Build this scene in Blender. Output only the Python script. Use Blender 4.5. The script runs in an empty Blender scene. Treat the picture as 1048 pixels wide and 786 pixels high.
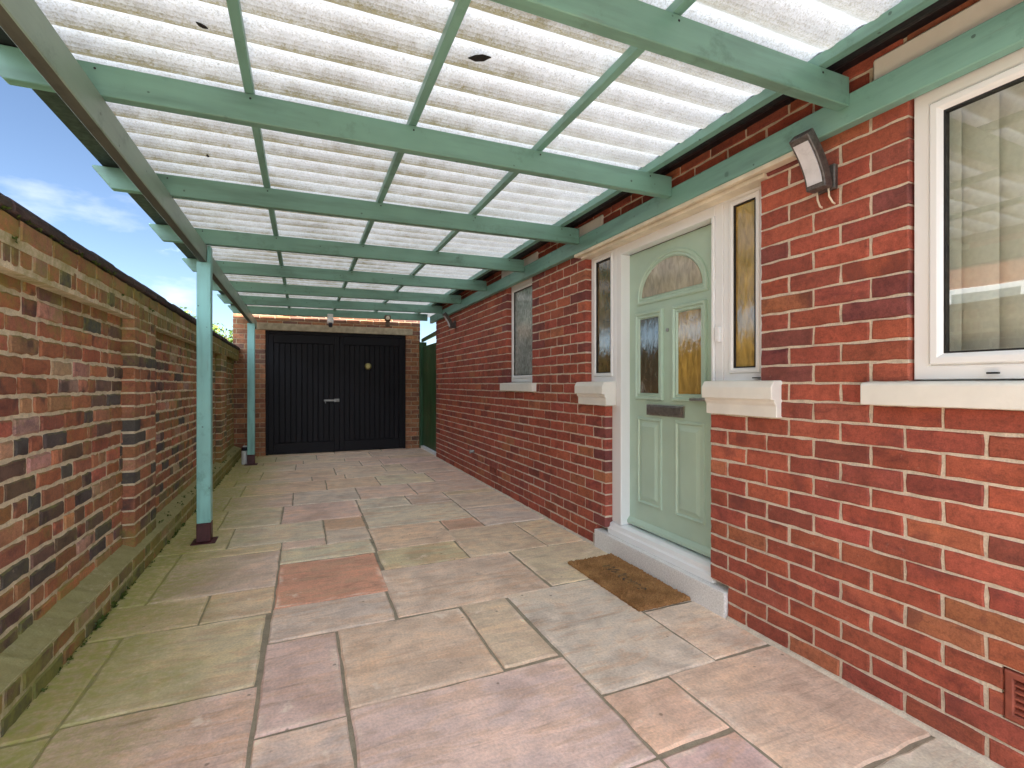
import bpy, bmesh, math, random
from mathutils import Vector, Matrix, noise as mnoise
random.seed(11)
R = math.radians
S = bpy.context.scene
C = S.collection

# ------------------------------------------------------------------ camera, sky, sun, exposure
YAW = R(23.2)
cam = bpy.data.cameras.new('camera'); cam.sensor_width = 36.0; cam.lens = 36.0*498/1048
cam.clip_start = .02; cam.clip_end = 3000
camo = bpy.data.objects.new('camera', cam); C.objects.link(camo)
camo.location = (0, 0, 1.2); camo.rotation_euler = (R(90), 0, -YAW)
S.camera = camo

SUN = Vector((.50, -.50, .95)).normalized()
ELEV = math.asin(SUN.z); AZ = math.atan2(SUN.x, SUN.y)
W = bpy.data.worlds.new('World'); S.world = W; W.use_nodes = True
nt = W.node_tree; N = nt.nodes; L = nt.links
bg = N['Background']
sky = N.new('ShaderNodeTexSky'); sky.sky_type = 'NISHITA'; sky.sun_disc = False
sky.sun_elevation = ELEV; sky.sun_rotation = AZ; sky.air_density = .85; sky.dust_density = .05; sky.ozone_density = 1.6
tc = N.new('ShaderNodeTexCoord')
mp = N.new('ShaderNodeMapping'); mp.inputs['Scale'].default_value = (1, 1, 2.6)
L.new(tc.outputs['Generated'], mp.inputs['Vector'])
nz = N.new('ShaderNodeTexNoise'); nz.inputs['Scale'].default_value = 3.4; nz.inputs['Detail'].default_value = 9; nz.inputs['Roughness'].default_value = .56
L.new(mp.outputs['Vector'], nz.inputs['Vector'])
def cloud_blob(direction, r0, r1):
    d = Vector(direction).normalized()
    s = N.new('ShaderNodeVectorMath'); s.operation = 'SUBTRACT'; s.inputs[1].default_value = d
    L.new(tc.outputs['Generated'], s.inputs[0])
    m = N.new('ShaderNodeVectorMath'); m.operation = 'MULTIPLY'; m.inputs[1].default_value = (1, 1, 2.1)
    L.new(s.outputs[0], m.inputs[0])
    ln = N.new('ShaderNodeVectorMath'); ln.operation = 'LENGTH'; L.new(m.outputs[0], ln.inputs[0])
    mr = N.new('ShaderNodeMapRange'); mr.inputs['From Min'].default_value = r0; mr.inputs['From Max'].default_value = r1
    mr.inputs['To Min'].default_value = .34; mr.inputs['To Max'].default_value = 0
    L.new(ln.outputs['Value'], mr.inputs['Value']); return mr.outputs[0]
b1 = cloud_blob((-.245, 1.186, .175), .0, .16)
b2 = cloud_blob((-.48, 1.29, .395), .0, .20)
ad = N.new('ShaderNodeMath'); ad.operation = 'ADD'; L.new(b1, ad.inputs[0])
h2 = N.new('ShaderNodeMath'); h2.operation = 'MULTIPLY'; h2.inputs[1].default_value = .55; L.new(b2, h2.inputs[0]); L.new(h2.outputs[0], ad.inputs[1])
ad2 = N.new('ShaderNodeMath'); ad2.operation = 'ADD'; L.new(ad.outputs[0], ad2.inputs[0]); L.new(nz.outputs['Fac'], ad2.inputs[1])
cr = N.new('ShaderNodeValToRGB'); cr.color_ramp.elements[0].position = .67; cr.color_ramp.elements[1].position = .96
cr.color_ramp.elements[1].color = (.8, .8, .8, 1)
L.new(ad2.outputs[0], cr.inputs['Fac'])
mx = N.new('ShaderNodeMixRGB'); mx.inputs['Color2'].default_value = (8.2, 8.3, 8.8, 1)
L.new(cr.outputs['Color'], mx.inputs['Fac']); L.new(sky.outputs['Color'], mx.inputs['Color1'])
# unseen bright clouds behind the viewer, added to brighten the carport from the front
sxyz = N.new('ShaderNodeSeparateXYZ'); L.new(tc.outputs['Generated'], sxyz.inputs[0])
m1 = N.new('ShaderNodeMapRange'); m1.inputs['From Min'].default_value = .05; m1.inputs['From Max'].default_value = -.35
m1.inputs['To Min'].default_value = 0; m1.inputs['To Max'].default_value = .34; L.new(sxyz.outputs['Y'], m1.inputs['Value'])
a3 = N.new('ShaderNodeMath'); a3.operation = 'ADD'; L.new(m1.outputs[0], a3.inputs[0]); L.new(nz.outputs['Fac'], a3.inputs[1])
cr2 = N.new('ShaderNodeValToRGB'); cr2.color_ramp.elements[0].position = .66; cr2.color_ramp.elements[1].position = .84
L.new(a3.outputs[0], cr2.inputs['Fac'])
mx2 = N.new('ShaderNodeMixRGB'); mx2.inputs['Color2'].default_value = (19, 21.4, 24.6, 1)
L.new(cr2.outputs['Color'], mx2.inputs['Fac']); L.new(mx.outputs['Color'], mx2.inputs['Color1'])
L.new(mx2.outputs['Color'], bg.inputs['Color']); bg.inputs['Strength'].default_value = .038

sl = bpy.data.lights.new('sun', 'SUN'); sl.energy = 5.0; sl.angle = R(.5); sl.color = (1, .985, .955)
so = bpy.data.objects.new('sun', sl); C.objects.link(so); so.rotation_euler = SUN.to_track_quat('Z', 'Y').to_euler()

S.view_settings.view_transform = 'Standard'; S.view_settings.look = 'None'
S.view_settings.exposure = 2.5; S.view_settings.gamma = 1.0; S.view_settings.use_curve_mapping = False
S.cycles.use_denoising = True
S.cycles.max_bounces = 10; S.cycles.diffuse_bounces = 6; S.cycles.transparent_max_bounces = 12
S.cycles.sample_clamp_indirect = 8

# ------------------------------------------------------------------ mesh helpers
class MB:
    def __init__(s): s.v = []; s.f = []; s.m = []; s.c = []; s.sm = []
    def face(s, idx, mi=0, col=(1, 1, 1, 1), smooth=False):
        s.f.append(tuple(idx)); s.m.append(mi); s.c.append(col); s.sm.append(smooth)
    def vert(s, p): s.v.append(tuple(p)); return len(s.v)-1
    def poly(s, pts, mi=0, col=(1, 1, 1, 1), smooth=False): s.face([s.vert(p) for p in pts], mi, col, smooth)
    def add_bm(s, bm, mi=0, col=(1, 1, 1, 1), smooth=False):
        o = len(s.v); bm.verts.index_update()
        for v in bm.verts: s.v.append(tuple(v.co))
        for f in bm.faces: s.face([o+v.index for v in f.verts], mi, col, smooth)
        bm.free()
    def box(s, x0, x1, y0, y1, z0, z1, bev=.003, seg=1, mi=0, col=(1, 1, 1, 1), rot=None, smooth=False):
        bm = bmesh.new(); bmesh.ops.create_cube(bm, size=1)
        c = Vector(((x0+x1)/2, (y0+y1)/2, (z0+z1)/2)); d = Vector((x1-x0, y1-y0, z1-z0))
        for v in bm.verts: v.co = Vector((v.co.x*d.x, v.co.y*d.y, v.co.z*d.z))
        if bev: bmesh.ops.bevel(bm, geom=bm.edges[:], offset=min(bev, min(abs(d.x), abs(d.y), abs(d.z))*.4), segments=seg, affect='EDGES', profile=.6)
        for v in bm.verts: v.co = (rot @ v.co if rot else v.co) + c
        s.add_bm(bm, mi, col, smooth)
    def prism(s, pts, axis, a0, a1, bev=.003, mi=0, col=(1, 1, 1, 1)):
        """polygon pts (2D) extruded along axis 'x'/'y'/'z'"""
        bm = bmesh.new()
        def P(p, a): return (a, p[0], p[1]) if axis == 'x' else (p[0], a, p[1]) if axis == 'y' else (p[0], p[1], a)
        A = [bm.verts.new(P(p, a0)) for p in pts]; B = [bm.verts.new(P(p, a1)) for p in pts]
        bm.faces.new(A); bm.faces.new(B[::-1]); n = len(pts)
        for i in range(n): bm.faces.new([A[i], B[i], B[(i+1) % n], A[(i+1) % n]])
        bmesh.ops.recalc_face_normals(bm, faces=bm.faces[:])
        if bev: bmesh.ops.bevel(bm, geom=bm.edges[:], offset=bev, segments=1, affect='EDGES')
        s.add_bm(bm, mi, col)
    def tube(s, pts, r, n=10, mi=0, col=(1, 1, 1, 1), caps=True):
        rings = []
        for i, p in enumerate(pts):
            p = Vector(p); a = Vector(pts[max(0, i-1)]); b = Vector(pts[min(len(pts)-1, i+1)])
            t = (b-a).normalized(); u = t.orthogonal().normalized(); w = t.cross(u)
            rr = r[i] if isinstance(r, (list, tuple)) else r
            if rings:
                pu = prev; u = (pu - t*pu.dot(t)).normalized(); w = t.cross(u)
            prev = u
            rings.append([s.vert(p + (u*math.cos(2*math.pi*k/n) + w*math.sin(2*math.pi*k/n))*rr) for k in range(n)])
        for i in range(len(rings)-1):
            for k in range(n): s.face([rings[i][k], rings[i][(k+1) % n], rings[i+1][(k+1) % n], rings[i+1][k]], mi, col, True)
        if caps: s.face(rings[0][::-1], mi, col); s.face(rings[-1], mi, col)
    def build(s, name, mats, parent=None):
        me = bpy.data.meshes.new(name)
        org = origin_of(parent)
        me.from_pydata([(v[0]-org[0], v[1]-org[1], v[2]-org[2]) for v in s.v], [], s.f)
        if not isinstance(mats, (list, tuple)): mats = [mats]
        for m in mats: me.materials.append(m)
        me.polygons.foreach_set('material_index', s.m)
        me.polygons.foreach_set('use_smooth', s.sm)
        ca = me.color_attributes.new('Col', 'FLOAT_COLOR', 'CORNER')
        buf = []
        for p in me.polygons:
            cc = s.c[p.index]
            if isinstance(cc[0], tuple):
                for q_ in cc: buf.extend(q_)
            else: buf.extend(list(cc)*p.loop_total)
        ca.data.foreach_set('color', buf)
        me.update()
        o = bpy.data.objects.new(name, me); C.objects.link(o)
        if parent: o.parent = parent
        return o
ORG = {}
def origin_of(p):
    while p is not None:
        if p.name in ORG: return ORG[p.name]
        p = p.parent
    return (0, 0, 0)
def tag(o, label=None, cat=None, group=None, kind=None):
    if label: o['label'] = label
    if cat: o['category'] = cat
    if group: o['group'] = group
    if kind: o['kind'] = kind
    return o
def thing(name, loc, label, cat, group=None):
    o = bpy.data.objects.new(name, None); C.objects.link(o); o.location = loc; o.empty_display_size = .1
    ORG[o.name] = tuple(loc); return tag(o, label, cat, group)
def copy_tree(o, parent=None):
    c = o.copy(); C.objects.link(c)
    if parent: c.parent = parent
    for ch in list(o.children): copy_tree(ch, c)
    return c

# ------------------------------------------------------------------ materials
def mat(name):
    m = bpy.data.materials.new(name); m.use_nodes = True
    n = m.node_tree.nodes; return m, n, m.node_tree.links, n['Principled BSDF']
def noise_node(n, l, vec, scale, detail=4, rough=.55, dim='3D', w=None, vscale=None, dist=0):
    if vscale:
        mpn = n.new('ShaderNodeMapping'); mpn.inputs['Scale'].default_value = vscale; l.new(vec, mpn.inputs['Vector']); vec = mpn.outputs[0]
    t = n.new('ShaderNodeTexNoise'); t.noise_dimensions = dim; l.new(vec, t.inputs['Vector'])
    t.inputs['Scale'].default_value = scale; t.inputs['Detail'].default_value = detail; t.inputs['Roughness'].default_value = rough
    t.inputs['Distortion'].default_value = dist
    if w is not None: l.new(w, t.inputs['W'])
    return t.outputs['Fac']
def ramp(n, l, fac, stops):
    r = n.new('ShaderNodeValToRGB'); e = r.color_ramp.elements
    e[0].position, e[0].color = stops[0][0], (*stops[0][1], 1) if len(stops[0][1]) == 3 else stops[0][1]
    e[1].position, e[1].color = stops[-1][0], (*stops[-1][1], 1)
    for p, c in stops[1:-1]: x = e.new(p); x.color = (*c, 1)
    l.new(fac, r.inputs['Fac']); return r.outputs['Color']
def g(v): return (v, v, v)
def mixc(n, l, a, b, fac, mode='MIX'):
    x = n.new('ShaderNodeMixRGB'); x.blend_type = mode
    for s, i in ((a, 'Color1'), (b, 'Color2'), (fac, 'Fac')):
        if isinstance(s, (int, float)): x.inputs[i].default_value = s
        elif isinstance(s, tuple): x.inputs[i].default_value = (*s, 1)
        else: l.new(s, x.inputs[i])
    return x.outputs['Color']
def math_n(n, l, op, a, b=0.0, clamp=False):
    x = n.new('ShaderNodeMath'); x.operation = op; x.use_clamp = clamp
    for i, s in enumerate((a, b)):
        if isinstance(s, (int, float)): x.inputs[i].default_value = s
        else: l.new(s, x.inputs[i])
    return x.outputs[0]
def maprange(n, l, v, a, b, c=0., d=1.):
    x = n.new('ShaderNodeMapRange'); x.inputs[1].default_value = a; x.inputs[2].default_value = b; x.inputs[3].default_value = c; x.inputs[4].default_value = d
    l.new(v, x.inputs[0]); return x.outputs[0]
def bump(n, l, b, h, strength, dist, prev=None):
    x = n.new('ShaderNodeBump'); x.inputs['Strength'].default_value = strength; x.inputs['Distance'].default_value = dist
    l.new(h, x.inputs['Height'])
    if prev: l.new(prev, x.inputs['Normal'])
    l.new(x.outputs[0], b.inputs['Normal']); return x.outputs[0]
def wpos(n):   # things never move: world position = place
    return n.new('ShaderNodeNewGeometry').outputs['Position']

def plain(name, col, rough=.5, metal=0., nscale=25, namt=.12, bs=.0, bd=.001, spec=.5, bscale=200):
    m, n, l, b = mat(name); p = wpos(n)
    f = noise_node(n, l, p, nscale, 5)
    c = mixc(n, l, col, ramp(n, l, f, [(.3, g(1-namt*2.2)), (.7, g(1+namt))]), 1.0, 'MULTIPLY')
    l.new(c, b.inputs['Base Color']); b.inputs['Roughness'].default_value = rough; b.inputs['Metallic'].default_value = metal
    b.inputs['Specular IOR Level'].default_value = spec
    if namt > 0:
        rr = maprange(n, l, noise_node(n, l, p, nscale*1.7, 3), .3, .7, max(0, rough-.08), min(1, rough+.1)); l.new(rr, b.inputs['Roughness'])
    if bs: bump(n, l, b, noise_node(n, l, p, bscale, 4), bs, bd)
    return m

def painted_wood(name, col, grain, worn=(.17, .18, .15), rough=.42, amt=.5, spec=.5):
    m, n, l, b = mat(name); p = wpos(n); b.inputs['Specular IOR Level'].default_value = spec
    big = noise_node(n, l, p, 1.7, 4); mid = noise_node(n, l, p, 14, 5, vscale=grain)
    fine = noise_node(n, l, p, 60, 4, .6, vscale=grain)
    c = mixc(n, l, col, ramp(n, l, big, [(.3, g(.82)), (.7, g(1.12))]), 1., 'MULTIPLY')
    c = mixc(n, l, c, ramp(n, l, mid, [(.30, g(.68)), (.5, g(1)), (.75, g(1.12))]), .85, 'MULTIPLY')
    wn = noise_node(n, l, p, 26, 6, .65, vscale=grain)
    c = mixc(n, l, c, worn, math_n(n, l, 'MULTIPLY', ramp(n, l, wn, [(.66, g(0)), (.76, g(1))]), amt))
    kn = noise_node(n, l, p, 9, 2, vscale=(1, 1, 1))
    c = mixc(n, l, c, tuple(x*.45 for x in col), ramp(n, l, kn, [(.735, g(0)), (.78, g(.8))]))
    vo = n.new('ShaderNodeTexVoronoi'); vo.inputs['Scale'].default_value = 11.; l.new(p, vo.inputs['Vector'])
    vd = math_n(n, l, 'ADD', vo.outputs['Distance'], math_n(n, l, 'MULTIPLY', fine, .10))
    c = mixc(n, l, c, tuple(x*.28 for x in col), ramp(n, l, vd, [(.10, g(.85)), (.125, g(0))]))
    st = noise_node(n, l, p, 5.5, 7, .72)
    c = mixc(n, l, c, mixc(n, l, c, (.60, .62, .58), 1, 'MULTIPLY'), ramp(n, l, st, [(.56, g(0)), (.70, g(.8))]))
    l.new(c, b.inputs['Base Color']); b.inputs['Roughness'].default_value = rough
    h = mixc(n, l, mid, fine, .55)
    bump(n, l, b, h, .45, .003)
    return m
M = {}
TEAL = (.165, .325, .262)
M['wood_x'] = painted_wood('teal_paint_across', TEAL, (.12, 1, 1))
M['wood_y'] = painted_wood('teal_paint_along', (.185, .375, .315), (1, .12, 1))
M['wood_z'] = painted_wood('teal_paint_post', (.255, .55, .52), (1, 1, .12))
M['beam_left'] = painted_wood('teal_paint_weathered', (.25, .345, .275), (1, .12, 1), worn=(.34, .35, .30), amt=.8)
M['underside_dark'] = painted_wood('beam_underside_dark', (.085, .088, .072), (1, .12, 1), worn=(.16, .16, .13), rough=.7)  # darker tone for the downward faces of the eaves beam
M['maroon'] = plain('maroon_paint', (.075, .018, .022), .45, bs=.2)
M['black_board'] = plain('black_plastic', (.007, .006, .008), .55, namt=.2)
M['white_pvc'] = plain('white_upvc', (.84, .865, .885), .28, namt=.0, nscale=6)
M['cream_sill'] = plain('cream_masonry_paint', (.79, .785, .735), .6, namt=.03, nscale=9, bs=.25, bd=.002, bscale=60)
M['cream_trim'] = plain('cream_timber_paint', (.78, .70, .55), .5, namt=.1, nscale=8, bs=.2)
M['concrete'] = plain('step_concrete', (.78, .78, .77), .8, namt=.1, nscale=120, bs=.5, bd=.002, bscale=220)
M['lintel'] = plain('lintel_concrete', (.44, .38, .27), .85, namt=.14, nscale=14, bs=.4, bd=.002)
M['sage'] = plain('sage_composite', (.435, .595, .49), .36, namt=.03, nscale=5, bs=.12, bd=.001, bscale=90)
M['black_door'] = painted_wood('black_gloss_paint', (.006, .0055, .0085), (1, 1, .1), worn=(.02, .02, .026), rough=.5, amt=.3, spec=.22)
M['steel'] = plain('brushed_steel', (.42, .40, .37), .36, 1., namt=.12, nscale=40)
M['brass'] = plain('aged_brass', (.34, .29, .12), .4, .8, namt=.15)
M['lamp_grey'] = plain('lamp_grey_metal', (.14, .13, .125), .42, .5, namt=.22, nscale=70)
M['lamp_white'] = plain('lamp_diffuser', (.66, .68, .74), .3, namt=.05)
M['lead'] = plain('pale_metal', (.34, .34, .33), .5, .3)
M['gate_green'] = painted_wood('dark_green_paint', (.022, .085, .032), (1, 1, .1), worn=(.05, .09, .05), amt=.4)
M['terracotta'] = plain('terracotta_vent', (.30, .075, .045), .7, namt=.15, bs=.3)
M['dark_void'] = plain('dark_cavity', (.01, .01, .01), .9)
M['seal'] = plain('black_rubber_seal', (.012, .012, .013), .5)
M['room'] = plain('room_plaster', (.38, .36, .31), .9)
M['blind'] = plain('blind_fabric', (.82, .81, .74), .85, namt=.04, nscale=60, bs=.2, bscale=500)
M['roof_tile'] = plain('roof_tile', (.16, .075, .05), .85, namt=.25, nscale=5, bs=.4)
M['white_render'] = plain('white_plastic', (.74, .74, .74), .4, namt=.04)
M['navy'] = plain('navy_cap', (.012, .014, .035), .4)
M['brown_fit'] = plain('brown_fitting', (.13, .075, .045), .6, namt=.25)

def mortar_mat(name, col, moss=None):
    m, n, l, b = mat(name); p = wpos(n)
    f = noise_node(n, l, p, 18, 6, .65); ff = noise_node(n, l, p, 160, 3)
    c = mixc(n, l, col, ramp(n, l, f, [(.28, g(.68)), (.5, g(.98)), (.75, g(1.12))]), 1, 'MULTIPLY')
    c = mixc(n, l, c, ramp(n, l, ff, [(.3, g(.82)), (.7, g(1.1))]), 1, 'MULTIPLY')
    if moss: c = moss(n, l, p, c, .9)
    l.new(c, b.inputs['Base Color']); b.inputs['Roughness'].default_value = .92; b.inputs['Specular IOR Level'].default_value = .2
    bump(n, l, b, mixc(n, l, f, ff, .5), .7, .006)
    return m
def brick_mat(name, moss=None, wear=.3, spots=False, stain=(.60, .52, .42)):
    m, n, l, b = mat(name); p = wpos(n)
    at = n.new('ShaderNodeAttribute'); at.attribute_name = 'Col'
    w = math_n(n, l, 'MULTIPLY', at.outputs['Alpha'], 60.)
    c = at.outputs['Color']
    f1 = noise_node(n, l, p, 9, 5, .6, '4D', w); f2 = noise_node(n, l, p, 55, 5, .65, '4D', w); f3 = noise_node(n, l, p, 210, 3, .6)
    c = mixc(n, l, c, ramp(n, l, f1, [(.25, g(.66)), (.5, g(1)), (.75, g(1.25))]), 1, 'MULTIPLY')
    c = mixc(n, l, c, ramp(n, l, f2, [(.3, g(.66)), (.5, g(1)), (.72, g(1.22))]), 1, 'MULTIPLY')
    c = mixc(n, l, c, ramp(n, l, f3, [(.3, g(.78)), (.7, g(1.16))]), 1, 'MULTIPLY')
    hue = noise_node(n, l, p, 6.5, 5, .62, '4D', w, vscale=(1, .55, 1.6), dist=.9)
    c = mixc(n, l, c, mixc(n, l, c, (1.14, 1.10, 1.0), 1, 'MULTIPLY'), ramp(n, l, hue, [(.54, g(0)), (.66, g(.9))]))
    c = mixc(n, l, c, mixc(n, l, c, (.62, .60, .72), 1, 'MULTIPLY'), ramp(n, l, hue, [(.33, g(.85)), (.44, g(0))]))
    # kiss marks: purple-grey burnt cores with their own outline on some bricks
    k = noise_node(n, l, p, 5.2, 3, .5, '4D', w)
    c = mixc(n, l, c, (.055, .038, .04) if spots else (.10, .032, .034), ramp(n, l, k, [(.585 if spots else .60, g(0)), (.65, g(.75 if spots else .40))]))
    s = noise_node(n, l, p, 24, 6, .7)
    c = mixc(n, l, c, stain, ramp(n, l, s, [(.64, g(0)), (.76, g(wear))]))
    if moss: c = moss(n, l, p, c, 1.)
    l.new(c, b.inputs['Base Color'])
    l.new(maprange(n, l, f2, .3, .7, .62, .9), b.inputs['Roughness']); b.inputs['Specular IOR Level'].default_value = .35
    bump(n, l, b, mixc(n, l, f2, f3, .45), .6, .004)
    return m
def moss_wall(n, l, p, c, amt):
    sx = n.new('ShaderNodeSeparateXYZ'); l.new(p, sx.inputs[0])
    sn_ = n.new('ShaderNodeSeparateXYZ'); l.new(n.new('ShaderNodeNewGeometry').outputs['Normal'], sn_.inputs[0])
    upf = math_n(n, l, 'MULTIPLY', maprange(n, l, sn_.outputs['Z'], .35, .85), .75)
    low = math_n(n, l, 'ADD', maprange(n, l, sx.outputs['Z'], .34, .13), upf); hi = math_n(n, l, 'MULTIPLY', maprange(n, l, sx.outputs['Z'], 1.28, 1.72), .62)
    far = math_n(n, l, 'MULTIPLY', maprange(n, l, sx.outputs['Y'], 3.4, 8.5), .5)
    tot = math_n(n, l, 'ADD', math_n(n, l, 'ADD', math_n(n, l, 'MULTIPLY', low, .75), hi), far)
    nn = noise_node(n, l, p, 7, 6, .65); n2 = noise_node(n, l, p, 38, 4, .6)
    a = math_n(n, l, 'ADD', math_n(n, l, 'MULTIPLY', nn, .75), math_n(n, l, 'MULTIPLY', n2, .35))
    v = maprange(n, l, math_n(n, l, 'ADD', a, math_n(n, l, 'MULTIPLY', tot, .32)), .60, .86, 0, .8*amt)
    col = mixc(n, l, (.165, .185, .03), (.28, .27, .075), n2)
    return mixc(n, l, c, col, v)
def moss_ground(n, l, p, c, amt):
    sx = n.new('ShaderNodeSeparateXYZ'); l.new(p, sx.inputs[0])
    nn = noise_node(n, l, p, 3.0, 6, .6); n2 = noise_node(n, l, p, 30, 4, .6)
    x = math_n(n, l, 'ADD', sx.outputs['X'], math_n(n, l, 'MULTIPLY', math_n(n, l, 'SUBTRACT', nn, .5), .8))
    x = math_n(n, l, 'SUBTRACT', x, math_n(n, l, 'MULTIPLY', maprange(n, l, sx.outputs['Y'], 3.2, 5.4), .12))
    e = maprange(n, l, x, -.30, -.86)
    v = math_n(n, l, 'MULTIPLY', e, maprange(n, l, n2, .30, .64, .30, 1.0))
    col = mixc(n, l, (.27, .30, .035), (.46, .455, .13), n2)
    return mixc(n, l, c, col, math_n(n, l, 'MULTIPLY', v, .95*amt))
M['mortar_house'] = mortar_mat('mortar_house', (.68, .60, .49))
M['brick_house'] = brick_mat('brick_red', wear=.30)
M['mortar_wall'] = mortar_mat('mortar_wall', (.70, .61, .45), moss_wall)
M['brick_wall'] = brick_mat('brick_weathered', moss_wall, wear=.62, spots=True, stain=(.60, .50, .37))
M['mortar_garage'] = mortar_mat('mortar_garage', (.46, .37, .25))
M['brick_garage'] = brick_mat('brick_brown', wear=.3)

def slab_mat():
    m, n, l, b = mat('sandstone'); p = wpos(n)
    at = n.new('ShaderNodeAttribute'); at.attribute_name = 'Col'; w = math_n(n, l, 'MULTIPLY', at.outputs['Alpha'], 40.)
    c = at.outputs['Color']
    f0 = noise_node(n, l, p, 2.6, 6, .6, '4D', w, dist=1.2)
    vein = noise_node(n, l, p, 3.2, 7, .62, '4D', w, vscale=(.7, 3.4, 1), dist=1.6)
    f1 = noise_node(n, l, p, 13, 6, .65, '4D', w); f2 = noise_node(n, l, p, 90, 4, .6)
    c = mixc(n, l, c, ramp(n, l, f0, [(.30, (.74, .70, .68)), (.5, g(1)), (.68, (1.20, 1.13, 1.04))]), 1, 'MULTIPLY')
    c = mixc(n, l, c, mixc(n, l, (.52, .33, .185), (.46, .36, .29), at.outputs['Alpha']), ramp(n, l, vein, [(.50, g(0)), (.60, g(.50)), (.70, g(.12))]))
    c = mixc(n, l, c, ramp(n, l, f1, [(.30, g(.84)), (.5, g(1)), (.72, g(1.12))]), 1, 'MULTIPLY')
    c = mixc(n, l, c, ramp(n, l, f2, [(.3, g(.84)), (.68, g(1.12))]), 1, 'MULTIPLY')
    fl = noise_node(n, l, p, 4.5, 8, .7, '4D', w, vscale=(.35, 2.6, 1), dist=2.2)
    c = mixc(n, l, c, ramp(n, l, fl, [(.30, (.70, .66, .62)), (.44, g(1)), (.58, (1.05, 1.03, 1.0)), (.72, (1.20, 1.15, 1.10))]), 1, 'MULTIPLY')
    ch = noise_node(n, l, p, 5.5, 7, .68, '4D', w)
    c = mixc(n, l, c, (.74, .67, .57), ramp(n, l, ch, [(.62, g(0)), (.68, g(.65))]))
    sp = n.new('ShaderNodeTexVoronoi'); sp.inputs['Scale'].default_value = 7.; l.new(p, sp.inputs['Vector'])
    spd = math_n(n, l, 'ADD', sp.outputs['Distance'], math_n(n, l, 'MULTIPLY', f2, .04))
    c = mixc(n, l, c, (.10, .065, .04), ramp(n, l, spd, [(.055, g(.6)), (.085, g(0))]))
    c = mixc(n, l, c, (1.36, 1.29, 1.28), 1, 'MULTIPLY')
    c = moss_ground(n, l, p, c, 1.)
    l.new(c, b.inputs['Base Color']); l.new(maprange(n, l, f1, .3, .7, .5, .78), b.inputs['Roughness']); b.inputs['Specular IOR Level'].default_value = .4
    h = mixc(n, l, mixc(n, l, vein, f1, .45), f2, .22)
    bump(n, l, b, h, .8, .012); return m
M['slab'] = slab_mat()
M['joint'] = mortar_mat('paving_mortar', (.36, .31, .23), moss_ground)

def roof_mat():
    m, n, l, b = mat('translucent_sheet'); p = wpos(n)
    at = n.new('ShaderNodeAttribute'); at.attribute_name = 'Col'
    fib = noise_node(n, l, p, 62, 7, .78, vscale=(1, 1.25, 1), dist=1.4); big = noise_node(n, l, p, 3, 5, .6); mid = noise_node(n, l, p, 17, 5, .65)
    sx = n.new('ShaderNodeSeparateXYZ'); l.new(p, sx.inputs[0])
    side = maprange(n, l, sx.outputs['X'], 1.75, .7, .55, 1.0)     # algae grows thicker towards the low edge
    d = math_n(n, l, 'ADD', at.outputs['Fac'], math_n(n, l, 'MULTIPLY', math_n(n, l, 'SUBTRACT', big, .5), .9))
    d = math_n(n, l, 'ADD', d, math_n(n, l, 'MULTIPLY', math_n(n, l, 'SUBTRACT', fib, .5), 2.1))
    d = math_n(n, l, 'ADD', d, math_n(n, l, 'MULTIPLY', math_n(n, l, 'SUBTRACT', mid, .5), .8))
    d = math_n(n, l, 'MULTIPLY', maprange(n, l, d, .12, 1.0), side)
    c = mixc(n, l, (.90, .91, .91), (.26, .225, .135), d)
    c = mixc(n, l, c, ramp(n, l, fib, [(.34, g(.60)), (.56, g(1))]), .95, 'MULTIPLY')
    gr = noise_node(n, l, p, 150, 4, .7)
    c = mixc(n, l, c, ramp(n, l, gr, [(.36, (.66, .62, .52)), (.52, g(1))]), .8, 'MULTIPLY')
    tr = n.new('ShaderNodeBsdfTranslucent'); df = n.new('ShaderNodeBsdfDiffuse'); l.new(mixc(n, l, c, (.305, .322, .35), 1, 'MULTIPLY'), tr.inputs[0]); l.new(mixc(n, l, c, (.93, .94, .95), 1, 'MULTIPLY'), df.inputs[0])
    ms = n.new('ShaderNodeMixShader'); ms.inputs[0].default_value = .5; l.new(tr.outputs[0], ms.inputs[1]); l.new(df.outputs[0], ms.inputs[2])
    l.new(ms.outputs[0], n['Material Output'].inputs['Surface']); n.remove(b); return m
M['sheet'] = roof_mat()

def glass_mat(name, ior, tint):
    m, n, l, b = mat(name); n.remove(b)
    fr = n.new('ShaderNodeFresnel'); fr.inputs['IOR'].default_value = ior
    ge = n.new('ShaderNodeNewGeometry'); ft = math_n(n, l, 'SUBTRACT', 1.0, ge.outputs['Backfacing']); fm = math_n(n, l, 'MULTIPLY', fr.outputs[0], ft)
    tr = n.new('ShaderNodeBsdfTransparent'); tr.inputs[0].default_value = (*tint, 1)
    gl = n.new('ShaderNodeBsdfGlossy'); gl.inputs['Roughness'].default_value = .004
    p = wpos(n); bp = n.new('ShaderNodeBump'); bp.inputs['Strength'].default_value = .03; bp.inputs['Distance'].default_value = .02
    l.new(noise_node(n, l, p, 1.6, 2), bp.inputs['Height']); l.new(bp.outputs[0], gl.inputs['Normal'])
    ms = n.new('ShaderNodeMixShader'); l.new(fm, ms.inputs[0]); l.new(tr.outputs[0], ms.inputs[1]); l.new(gl.outputs[0], ms.inputs[2])
    l.new(ms.outputs[0], n['Material Output'].inputs['Surface']); return m
M['glass'] = glass_mat('window_glass', 2.3, (.93, .95, .93))
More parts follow.
